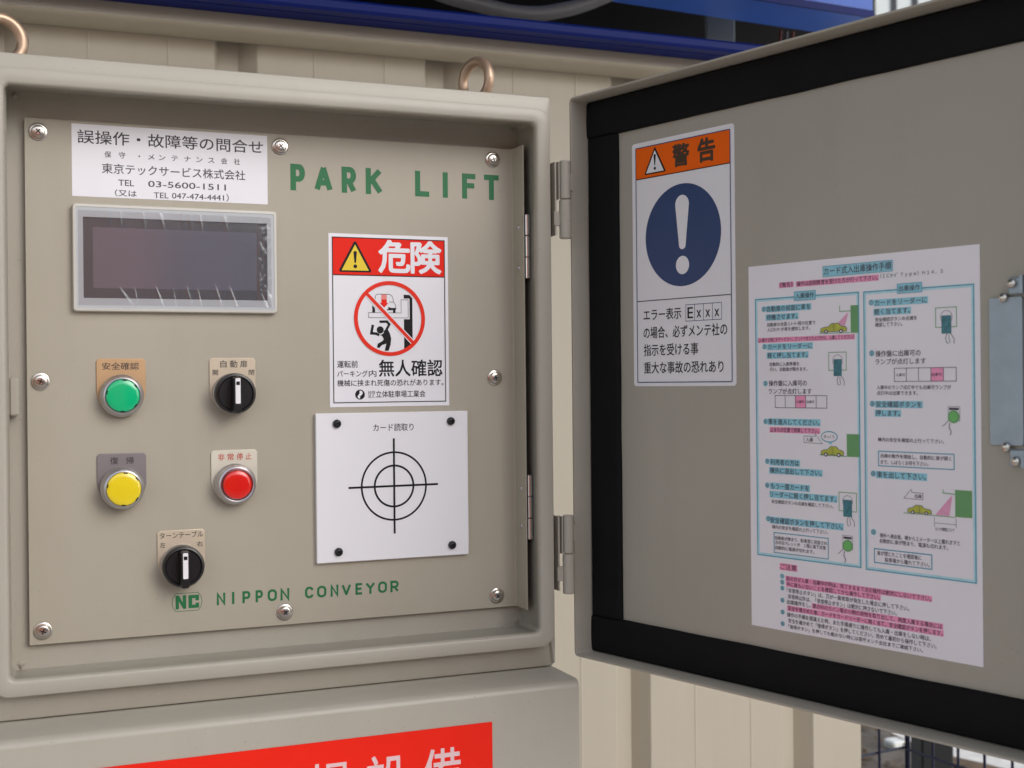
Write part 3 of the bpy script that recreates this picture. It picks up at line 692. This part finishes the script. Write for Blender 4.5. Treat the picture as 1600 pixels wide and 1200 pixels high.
# contact label
o = on_panel('contact_label', 36.3, 212.2, 162, 60.1, .25, 'label_white', .3, 'white paper label with Japanese text and phone numbers above the display', 'label')
p = Print(o)
T = lambda *a, **k: p.text('lettering', 'ink_soft', 1, *a, **({'bold': .009}|k) if len(a) < 6 else k)
T('誤操作・故障等の問合せ', 4.6, 158.2, 10.6, 10.6, .010)
for ch, x in zip('保守・メンテナンス会社', (26,37.4,52,61,70,80.4,91,101,111,122,133)): T(ch, x+(1.2 if ch == '・' else 0), x+(2.6 if ch == '・' else 5.2), 24.3, 5)
T('東京テックサービス株式会社', 23.8, 142.6, 36, 8, .006)
T('TEL', 36.8, 49.4, 47.2, 5); T('03-5600-1511', 61, 125.8, 47, 5)
T('（又は', 34, 51.4, 56, 5.2); T('TEL', 65.5, 77.5, 56.3, 4.6); T('047-474-4441）', 80.5, 128.2, 56.1, 4.6, ref='E')
p.done()

# danger sticker
o = on_panel('danger_sticker', 252.1, 129.2, 112.5, 155.5, .3, 'white_vinyl', .4, 'danger sticker with red band, yellow triangle and a crossed-out car lift pictogram', 'sticker')
p = Print(o); K = 'pictogram_print'
p.rect('red_band_print', 'red_ink', 1, 3.4, 3.4, 109, 37.2)
p.frame('border_print', 'ink', 3, 3.1, 3.1, 109.4, 151.9, .75)
p.rect('border_print', 'ink', 2.5, 3.5, 36.7, 109, 37.5)
p.poly('triangle_print', 'ink', 2, [(24.3,6.6),(25.5,7.4),(39.2,32.6),(38.6,34.4),(10.1,34.4),(9.5,32.6),(23.1,7.4)])
p.poly('triangle_yellow_print', 'yellow_ink', 3, [(24.3,9.6),(36.9,32.9),(11.8,32.9)])
p.poly('exclamation_print', 'ink', 4, [(22.7,16.6),(23.4,15.6),(25.2,15.6),(25.9,16.6),(25,26),(23.6,26)]); p.disc('exclamation_print', 'ink', 4, 24.3, 29.2, 1.7, n=20)
p.text('danger_lettering', 'white_vinyl', 2, '危', 46.6, 75.4, 20.2, 27, .032); p.text('danger_lettering', 'white_vinyl', 2, '険', 77.2, 105.4, 20.2, 27, .032)
# pictogram: column, platform, car, person
p.poly(K, 'ink', 1, [(69.5,54.0),(74.8,54.0),(77.7,57),(77.7,98),(73,102),(69.5,104),(69.5,76.3),(75,76.3),(75,57.4),(69.5,57.4)])
p.line('outline_print', 'ink', 2, [(36.2,70.6),(66.9,70.6),(66.9,58.6),(73.6,58.6),(73.6,75.1),(36.2,75.1)], .38, True)
p.line('outline_print', 'ink', 2, [(42.6,65),(42.6,56.2),(43.8,54.2),(45.5,53.8),(55.5,53.8),(58,54.8),(59.3,57.5),(59.7,61)], .4)
p.line('outline_print', 'ink', 2, [(55.5,60.8),(59.8,60.8),(61.6,63.2),(61.9,66)], .4)
p.poly(K, 'ink', 1, [(54.5,65.2),(58,66.2),(62.2,66),(62.2,67.6),(61.6,67.8),(61.6,70.4),(59.2,70.4),(59.2,68.2),(53.5,68.4),(53.5,67.4),(55,67.2)])
p.poly(K, 'ink', 1, [(39.4,64),(41.6,65.6),(42.4,67),(42.4,70.4),(39.8,70.4),(39.8,67.5)])
p.rect('arrow_tail_print', 'pale_red', 2, 48.3, 54.1, 53.4, 58.6)
p.poly('arrow_print', 'red_ink', 3, [(48.3,58.6),(53.4,58.6),(53.4,61.8),(55,61.8),(50.9,65.8),(46.8,61.8),(48.3,61.8)])
p.disc(K, 'ink', 1, 47.0, 86.2, 3.3, n=28)
p.line('figure_arm_print', 'ink', 1, [(40.2,81.6),(38.7,89.3),(43.4,89.6),(46,91.0)], 2.4)
p.line('figure_arm_print', 'ink', 2, [(46.4,78.8),(53.3,78.6),(55.6,81.2),(52.6,86.4)], 2.2)
p.poly('figure_body_print', 'ink', 3, [(50.6,86.6),(53.8,85.2),(56,89.3),(57.2,94),(56.6,99.3),(55.2,103.5),(54.6,105),(51.1,105),(52.6,98.6),(48.6,99.8),(46.6,101.8),(46.2,102.6),(43.8,102),(44.6,98.6),(49.2,96.2),(50.2,94.4),(48.6,91.4),(45.4,90.6),(48,90.6),(50.2,89)])
p.ring('prohibition_ring_print', 'redring', 5, 56.1, 75.8, 33.5, 3.5, 34.0)
p.line('bar_edge_print', 'white_vinyl', 4, [(33.6,52.6),(78.8,98.6)], 4.6)
p.line('prohibition_ring_print', 'redring', 4.5, [(33.6,52.6),(78.8,98.6)], 3.1)
T = lambda *a, **k: p.text('lettering', 'ink', 1, *a[:5], bold=max(.010, (a[5] if len(a) > 5 else 0)), **k)
T('運転前', 6.8, 25.8, 117.3, 6, .012); T('パーキング', 6.8, 34.8, 125.8, 5.6, .010); T('内', 36, 43, 125.8, 5.8, .010)
T('無人確認', 45.6, 106, 121.2, 14.2, .020)
T('機械に挟まれ死傷の恐れがあります。', 6.8, 107, 134.2, 5.6, .003)
p.disc('logo_print', 'ink', 1, 27.6, 144.5, 4.5, n=32)
p.poly('logo_white_print', 'white_vinyl', 2, [(27.2,140.8),(29.4,141.4),(30.2,143.2),(29,145),(27.6,146),(27.6,148.2),(25.8,147.8),(25.2,145.8),(26.6,144.4),(27.2,143)])
T('社団', 35, 41.4, 142.9, 2.9); T('法人', 35, 41.4, 146.2, 2.9); T('立体駐車場工業会', 42.4, 89.3, 144.5, 5.8, .006)
p.done()

# warning sticker on the door
o = on_door('warning_sticker', 65.9, 209.2, 121, 219.5, .3, 'white_vinyl', 3, 'tall warning sticker with orange band and a blue disc, stuck inside the door', 'sticker')
p = Print(o)
p.rect('orange_band_print', 'orange_ink', 1, 4.9, 4.6, 116.6, 32.8)
p.frame('border_print', 'navy_ink', 3, 4.6, 4.2, 117.1, 216.4, .8, 1.2)
p.next(); p.rect('border_print', 'ink', 2.4, 5.1, 32.4, 116.6, 33.2); p.next(); p.rect('border_print', 'ink', 2.4, 5.1, 142.5, 116.6, 143.2)
p.poly('triangle_print', 'ink', 2, [(29.1,6.6),(30,7.4),(42,28.6),(41.4,29.9),(16.7,29.9),(16.1,28.6),(28.2,7.4)]); p.poly('triangle_white_print', 'white_vinyl', 3, [(29.1,9.2),(40,28.7),(18.1,28.7)])
p.poly('exclamation_print', 'ink', 4, [(27.7,13.6),(28.3,12.8),(29.9,12.8),(30.5,13.6),(29.6,22.6),(28.6,22.6)]); p.disc('exclamation_print', 'ink', 4, 29.1, 25.4, 1.4, n=16)
M['brown_ink'] = mat('brown_ink', (.06, .032, .015, 1), .4, 0, 0)
p.text('warning_lettering', 'brown_ink', 2, '警', 51, 70, 18.4, 18, .034); p.text('warning_lettering', 'brown_ink', 2, '告', 80.8, 99.6, 18.2, 18.4, .040)
p.disc('blue_disc_print', 'navy_ink', 1, 61.2, 87.7, 44.7, n=80)
EX = [(61.4+8.1*math.cos(R(a)), 61.2+8.3*math.sin(R(a))) for a in range(180, 361, 12)]+[(65.2,96.5)]+[(61.3+3.9*math.cos(R(a)), 96.8+3.4*math.sin(R(a))) for a in range(12, 180, 14)]+[(57.4,96.5)]
p.poly('exclamation_white_print', 'white_vinyl', 2, EX); p.disc('exclamation_white_print', 'white_vinyl', 2, 61.3, 114, 7.8, 8.0, n=40)
T = lambda *a, **k: p.text('lettering', 'ink', 1, *a[:5], bold=.014, **k)
T('エラー表示', 12.9, 59, 155.8, 9.6, .004)
for i in range(5): p.rect('code_boxes_print', 'navy_ink', 1, 64.6+i*10.25-.25, 149, 64.6+i*10.25+.25, 163)
p.rect('code_boxes_print', 'navy_ink', 2, 64.4, 148.7, 105.8, 149.2); p.rect('code_boxes_print', 'navy_ink', 2, 64.4, 162.9, 105.8, 163.4)
T('E', 66.6, 73, 156, 9.4); T('x', 77.2, 82.4, 157.3, 6.2, ref='x'); T('x', 87.4, 92.6, 157.3, 6.2, ref='x'); T('x', 97.6, 102.8, 157.3, 6.2, ref='x')
T('の場合、必ずメンテ社の', 12.9, 111.5, 171.8, 9.8, .004); T('指示を受ける事', 13, 78.6, 187.4, 9.8, .004); T('重大な事故の恐れあり', 13, 107, 203.2, 9.8, .004)
p.done()

# laminated instruction sheet on the door
o = on_door('instruction_sheet', 201, 87.9, 208.2, 295.8, .35, 'laminate', .4, 'large laminated instruction sheet with blue and pink highlighted text taped inside the door', 'instruction sheet')
p = Print(o, -0.0, 0)
I = 'print_ink'
def T(s, x0, x1, cy, h, hl=None, bold=.006, m=I):
    bold = max(bold, .006)*1.15; disc = s in '①②③④⑤⑥⑦'
    k = 208.2/210
    p.next()
    if hl and disc: p.disc(hl, 'cyan_hl', 1, (x0+x1)/2*k, cy, h*.66, n=20)
    elif hl: p.rect(hl, {'cyan_print':'cyan_hl','pink_print':'pink_hl'}[hl], 1, (x0-1)*k, cy-h*.62, (x1+.8)*k, cy+h*.62)
    p.text('lettering', m, 2.2, s, x0*k, x1*k, cy, h, bold)
c, k_ = 'cyan_print', 'pink_print'
def cbox(x0, y0, x1, y1, t=.7):
    p.next()
    p.frame('cyan_frame_print', 'cyan_dark', 2, x0, y0, x1, y1, t)
# soft marker band beside each frame line
for x0, y0, x1, y1 in ((6.9, 27.2, 108, 237.2), (112, 27.4, 203.8, 237.9)):
    p.next(); p.frame('marker_band_print', 'cyan_pale', 1, x0-.2, y0-.3, x1+.3, y1+.2, 2.6); p.frame('cyan_frame_print', 'cyan_dark', 2, x0, y0, x1, y1, .8)
for x0, x1 in ((47, 68), (141.6, 162.6)):
    p.next(); p.rect('heading_box_print', 'cyan_hl', 3, x0, 23.4, x1, 30.8); p.frame('heading_frame_print', 'cyan_dark', 4, x0, 23.4, x1, 30.8, .45)
p.text('heading_lettering', I, 4.4, '入庫操作', 48.6, 66.6, 27.1, 4.2, .006); p.text('heading_lettering', I, 4.4, '出庫操作', 143.2, 161, 27.2, 4.2, .006)
p.next(); p.rect('heading_box_print', 'cyan_hl', 3, 75, 5.4, 138, 13.8); p.frame('heading_frame_print', 'cyan_dark', 4, 75, 5.4, 138, 13.8, .4)
p.text('heading_lettering', I, 4.4, 'カード式入出庫操作手順', 76.2, 137, 9.6, 5.6, .008)
T('《警告》', 33, 46, 17.4, 3.6, k_, .008); T('操作は説明教育を受けた方が行って下さい。', 50, 126, 17.6, 3.6, k_, .008); T('（ＩＣｶｰﾄﾞ Ｔｙｐｅ）Ｈ１４．３', 128.4, 181, 16.8, 3)
T('①', 14.2, 18, 35.8, 3.6, c); T('自動扉の前面に車を', 19.4, 63.2, 36, 4.2, c, .008); T('待機させます。', 18.8, 50.4, 42.8, 4.2, c, .008)
T('自動扉の全面１ﾒｰﾀｰ程の位置で', 19.6, 68, 48.8, 3); T('入口ｾﾝｻｰが車を感知します。', 19.6, 62.8, 52.9, 3)
T('（入庫する時にドアーミラー、アンテナをたたんでから、入庫してください）', 10.4, 104, 61.2, 3.2, k_)
T('②', 14.6, 18.4, 66.4, 3.6, c); T('カードをリーダーに', 20, 64.4, 66.8, 4.2, c, .006); T('軽く押し当てます。', 19.6, 60, 73.8, 4.2, c, .008)
T('自動的に入庫準備を', 21.7, 51.7, 81, 3); T('行い、自動扉が開きます。', 21.7, 59.5, 85.2, 3)
T('③', 15.2, 18.8, 96.4, 3.6, c); T('操作盤に入庫可の', 20.6, 59, 96.4, 4.4); T('ランプが点灯します', 20.4, 63.6, 102.9, 4.2)
def cells(x0, y0, x1, y1, pink):
    p.next()
    n = 5; w_ = (x1-x0)/n
    p.rect('pink_cell_print', 'pink_hl', 1, x0+pink*w_, y0, x0+(pink+1)*w_, y1)
    for i in range(n+1): p.rect('cell_lines_print', I, 2.4, x0+i*w_-.2, y0, x0+i*w_+.2, y1)
    p.rect('cell_lines_print', I, 2.8, x0-.2, y0-.2, x1+.2, y0+.2); p.rect('cell_lines_print', I, 2.8, x0-.2, y1-.2, x1+.2, y1+.2)
    return w_
wq = cells(26.8, 106.2, 77.6, 116, 2); T('入庫可', 48.2, 56.4, 111.2, 2.2); T('出庫可', 58.6, 66.2, 111.2, 2.2)
T('④', 15, 18.6, 127.4, 3.6, c); T('車を進入してください。', 19.8, 71, 127.5, 4.4, c, .008); T('止まれの位置で停車して下さい。', 21.8, 70.6, 134, 3.6, k_, .008)
T('⑤', 16.4, 20, 159.8, 3.6, c); T('利用者の方は', 21.6, 50.6, 160.2, 4.4, c, .008); T('棟外に退出して下さい。', 21, 72.6, 167, 4.4, c, .008)
T('⑥', 16.2, 19.8, 179.4, 3.6, c); T('もう一度カードを', 21.7, 60.2, 179.6, 4.4, c, .006); T('リーダーに軽く押し当てます。', 21.2, 86.4, 186.4, 4.4, c, .006)
T('安全確認ボタンの点滅を確認して下さい。', 22.4, 83.4, 192.2, 3)
T('⑦', 16.8, 20.2, 206.6, 3.6, c); T('安全確認ボタンを押して下さい。', 21, 92, 207.4, 4.4, c, .008); T('棟内の安全を確認の上行って下さい。', 22.6, 78, 212.8, 3)
cbox(24, 217, 78, 233.8, .7); T('自動扉が閉まり、駐車室に収容され', 25.8, 77.4, 221.5, 2.9); T('次の空パレットが　１階に着下次第', 25.8, 75.8, 225.2, 2.9); T('自動的に電源が切れます。', 25.8, 64.8, 229.4, 2.9)
T('①', 118.2, 121.8, 36, 3.6, c); T('カードをリーダーに', 123.2, 167.8, 36.6, 4.2, c, .006); T('軽く当てます。', 122.8, 153.6, 43.4, 4.2, c, .008)
T('安全確認ボタンの点滅を', 123.4, 159.4, 49.2, 3); T('確認して下さい。', 123.4, 147, 53.1, 3)
T('②', 118.2, 121.8, 74.2, 3.6, c); T('操作盤に出庫可の', 123.4, 162.2, 74.8, 4.4); T('ランプが点灯します', 123.2, 166.4, 80.8, 4.2)
cells(138.6, 85.8, 189.4, 95.6, 3); T('入庫可', 140.8, 149, 90.8, 2.2); T('出庫可', 171.2, 179.4, 90.8, 2.2)
T('入庫中のランプ点灯中でも出庫可ランプが', 124.2, 186.8, 100, 3); T('点灯中は出庫できます。', 124.2, 159.6, 104.2, 3)
T('③', 118.4, 122, 112.2, 3.6, c); T('安全確認ボタンを', 123.6, 162.8, 112.6, 4.2, c, .008); T('押します。', 123.2, 144.4, 119.2, 4.2, c, .008)
T('棟内の安全を確認の上行って下さい。', 124.8, 180.8, 139, 3)
cbox(123.8, 147.4, 187.4, 159, .7); T('出庫の動作を開始し、自動的に扉が開く', 127.2, 186.4, 151.1, 3); T('まで、しばらくお待ち下さい。', 127.2, 167.8, 155.7, 3)
T('④', 118.6, 122.2, 164.8, 3.6, c); T('車を出して下さい。', 123.8, 165.8, 165.3, 4.4, c, .008)
T('⑤', 118.4, 122, 208.8, 3.6, c); T('棟外へ退出後、棟から２メーター以上離れますと', 125.8, 192.8, 210.8, 3.2, None, .006); T('自動的に扉が閉まり、電源も切れます。', 125.8, 183.2, 214.9, 3.2, None, .006)
cbox(119.4, 220.8, 168.8, 232, .8); T('扉が閉じたことを確認後に', 123.2, 161.4, 224.3, 3.2, None, .006); T('駐車場から離れて下さい。', 130, 168, 228.7, 3.2, None, .006)
T('ご注意', 31, 47, 244.2, 4.4, k_, .008)
for y, nn in ((251.9,'①'),(256.7,'②'),(261.5,'③'),(271.3,'④'),(280.8,'⑤'),(290.2,'⑥')): T(nn, 30.8, 34.2, y, 3.2, c)
T('前の方が入庫・出庫中の時は、完了するまで次の操作は絶対にしないで下さい。', 36.8, 169, 253.2, 3.5, k_, .006)
T('中に誰もいないことを確認してから操作して下さい。', 37.2, 125.2, 257.7, 3.5, k_, .006)
T('「非常停止ボタン」は、万が一異常等が発生した場合に押して下さい。', 37.2, 150.6, 262.7, 3.5, None, .004)
T('非常時以外は、「非常停止ボタン」は絶対に押さないで下さい。', 38.2, 140, 267.5, 3.5, None, .004)
T('出庫操作をし、', 37.1, 61, 272, 3.5, None, .004); T('車の中のカバン等の小物の荷物を取り出して、再度入庫する場合には', 62.8, 177.8, 272, 3.5, k_, .006)
T('安全を確かめた後、カードをカードリーダーに軽く当て、安全確認ボタンを押します。', 38.3, 178.2, 276.9, 3.5, k_, .006)
T('操作の手順を間違えた時、また手順通りに操作しても入庫・出庫をしない時は、', 37.1, 168.4, 282.2, 3.5, None, .004)
T('安全を確かめて「復帰ボタン」を押してください。改めて最初から操作して下さい。', 38.4, 173.2, 286.9, 3.4, None, .004)
T('「復帰ボタン」を押しても動かない時には保守メンテ会社までご連絡下さい。', 38.4, 161.8, 291.6, 3.1, None, .004)
# little drawings
def car(x0, x1, yb, h, flip=False):
    p.next()
    w_ = x1-x0; P = [(0,.0),(.02,.42),(.12,.55),(.3,.62),(.42,.98),(.66,1),(.8,.62),(.95,.52),(1,.3),(.98,0)]
    if flip: P = [(1-a, b_) for a, b_ in P][::-1]
    Q = [(x0+a*w_, yb-b_*h) for a, b_ in P]
    p.poly('car_drawing_print', 'olive_pic', 2.4, Q); p.line('drawing_lines_print', I, 3.2, Q, .35, True)
    p.line('drawing_lines_print', I, 3.2, [(x0+.5*w_, yb), (x0+.5*w_, yb-h*.95)], .3)
    for a in (.22, .78): p.disc('wheel_drawing_print', I, 3.5, x0+a*w_, yb-.2, h*.26, n=20); p.disc('hub_drawing_print', 'laminate', 4, x0+a*w_, yb-.2, h*.13, n=12)
def reader(x0, y0, x1, y1, cx0, cy0, cx1, cy1):
    p.next()
    p.frame('reader_drawing_print', 'green_pic', 1.4, x0, y0, x1, y1, .55)
    p.ring('drawing_lines_print', I, 1.4, (cx0+cx1)/2, cy0+1.2, (x1-x0)*.28, .3, n=30)
    p.rect('card_drawing_print', 'teal_pic', 2.2, cx0, cy0, cx1, cy1)
    hx_ = (cx0+cx1)/2+1.5
    p.line('drawing_lines_print', I, 1.4, [(hx_-1, cy1), (hx_-2.2, cy1+3), (hx_-1.4, cy1+6.5), (hx_+.2, cy1+7)], .45)
    p.line('drawing_lines_print', I, 1.4, [(hx_+1, cy1-.5), (hx_+3, cy1+1.6), (hx_+4.6, cy1+4.4), (hx_+4.4, cy1+7.4)], .45)
    p.line('drawing_lines_print', I, 1.4, [(hx_+.4, cy1+.8), (hx_+.6, cy1+4), (hx_+1.4, cy1+6.6)], .4)
reader(79.4, 72.4, 96.2, 86.8, 84.2, 78, 91.8, 91); reader(87.8, 180.4, 104.4, 195.2, 92, 186.2, 100, 199.2); reader(173, 42.6, 190.2, 57.2, 178, 48.6, 185.8, 61.6)
def lamp(cx, cy, x0, x1, yt):
    p.next()
    p.frame('drawing_lines_print', I, 1.4, x0, yt, x1, cy+3, .25); p.rect('lamp_caption_print', I, 2, x0+.9, yt+1, x1-.9, yt+2.6)
    p.disc('lamp_drawing_print', 'green_pic', 2.4, cx, cy, 4.6, n=28); p.disc('lamp_face_print', 'lime_pic', 3, cx, cy, 3.6, n=28)
    p.line('drawing_lines_print', I, 3.6, [(cx-4, cy+2.6), (cx-7.4, cy+6), (cx-9, cy+7)], .4)
    p.line('drawing_lines_print', I, 3.6, [(cx-3, cy+4.2), (cx-3.6, cy+7.6), (cx-1.8, cy+11), (cx-2.8, cy+13)], .45)
lamp(95.8, 221.4, 91, 100.4, 213.6); lamp(187, 121, 182.6, 192, 113.6)
p.next(); p.rect('door_drawing_print', 'green_pic', 2, 100.4, 37.2, 107.2, 58.2); p.line('green_lines_print', 'green_pic', 2, [(90.4,36.8),(90.4,41.3),(100.4,41.3)], .6); p.line('green_lines_print', 'green_pic', 2.2, [(71,57.5),(100,58)], .5)
p.next(); p.poly('ray_drawing_print', 'pink_pale', 1.4, [(98,42.4),(94.8,52.6),(88.2,50.8)]); p.line('ray_lines_print', 'pink_hl', 2, [(88.2,50.8),(98,42.4),(94.8,52.6)], .45)
car(72.2, 97, 56.6, 6.4)
p.next(); p.rect('door_drawing_print', 'green_pic', 2, 95.8, 135.6, 107.2, 153); p.line('green_lines_print', 'green_pic', 2.2, [(70.2,152.6),(96,152.9)], .5); car(71.6, 93, 152.2, 6.6)
p.next(); p.line('drawing_lines_print', I, 1.4, [(55.2,138.2),(66.2,138.2),(66.2,136.2),(72.8,143.8),(55.2,143.4)], .35, True); T('入庫', 57.6, 64.6, 141, 3.2)
p.disc('bubble_print', 'cyan_dark', 1.4, 79.5, 138.2, 7.9, 4.4); p.disc('bubble_face_print', 'laminate', 1.9, 79.5, 138.2, 7.1, 3.6); T('ゆっくり', 75.2, 85, 138.2, 3)
p.poly('bubble_tail_print', 'cyan_hl', 1.2, [(76.6,141.6),(83,141.4),(81,144.6)])
p.next(); p.rect('door_drawing_print', 'green_pic', 2, 187.6, 173, 200.8, 192.2); p.line('green_lines_print', 'green_pic', 2, [(178,173.2),(178,175.8),(187.6,176.2)], .6)
p.line('green_lines_print', 'green_pic', 2.2, [(145.4,192.4),(188,192.6)], .5); car(148.8, 168.8, 191.6, 5.6, True)
p.next(); p.poly('ray_drawing_print', 'pink_pale', 1.4, [(185.2,177.2),(182.6,192),(172,192)]); p.line('ray_lines_print', 'pink_hl', 2, [(172,192),(185.2,177.2),(182.6,192)], .5)
for i in range(1, 5): u = i/5; p.line('ray_lines_print', 'pink_hl', 2, [(185.2-13.2*u, 177.2+14.8*u), (185.2-2.6*u, 177.2+14.8*u)], .25)
p.next(); p.line('drawing_lines_print', I, 1.4, [(145.6,181.6),(151.8,174.8),(152.4,177),(161.6,177),(161.6,181.8)], .35, True); T('出庫', 156.2, 162, 179.5, 2.8)
p.next(); p.line('drawing_lines_print', I, 1.4, [(170.8,193.4),(170.8,200.4)], .3); p.line('drawing_lines_print', I, 1.4, [(188.2,193.4),(188.2,200.4)], .3); p.line('drawing_lines_print', I, 1.4, [(171.2,197.8),(187.8,197.8)], .3)
T('センサ検知エリア', 172.8, 188.4, 202, 2.6)
p.done()
bpy.data.objects.remove(_fo); bpy.data.curves.remove(_fc)
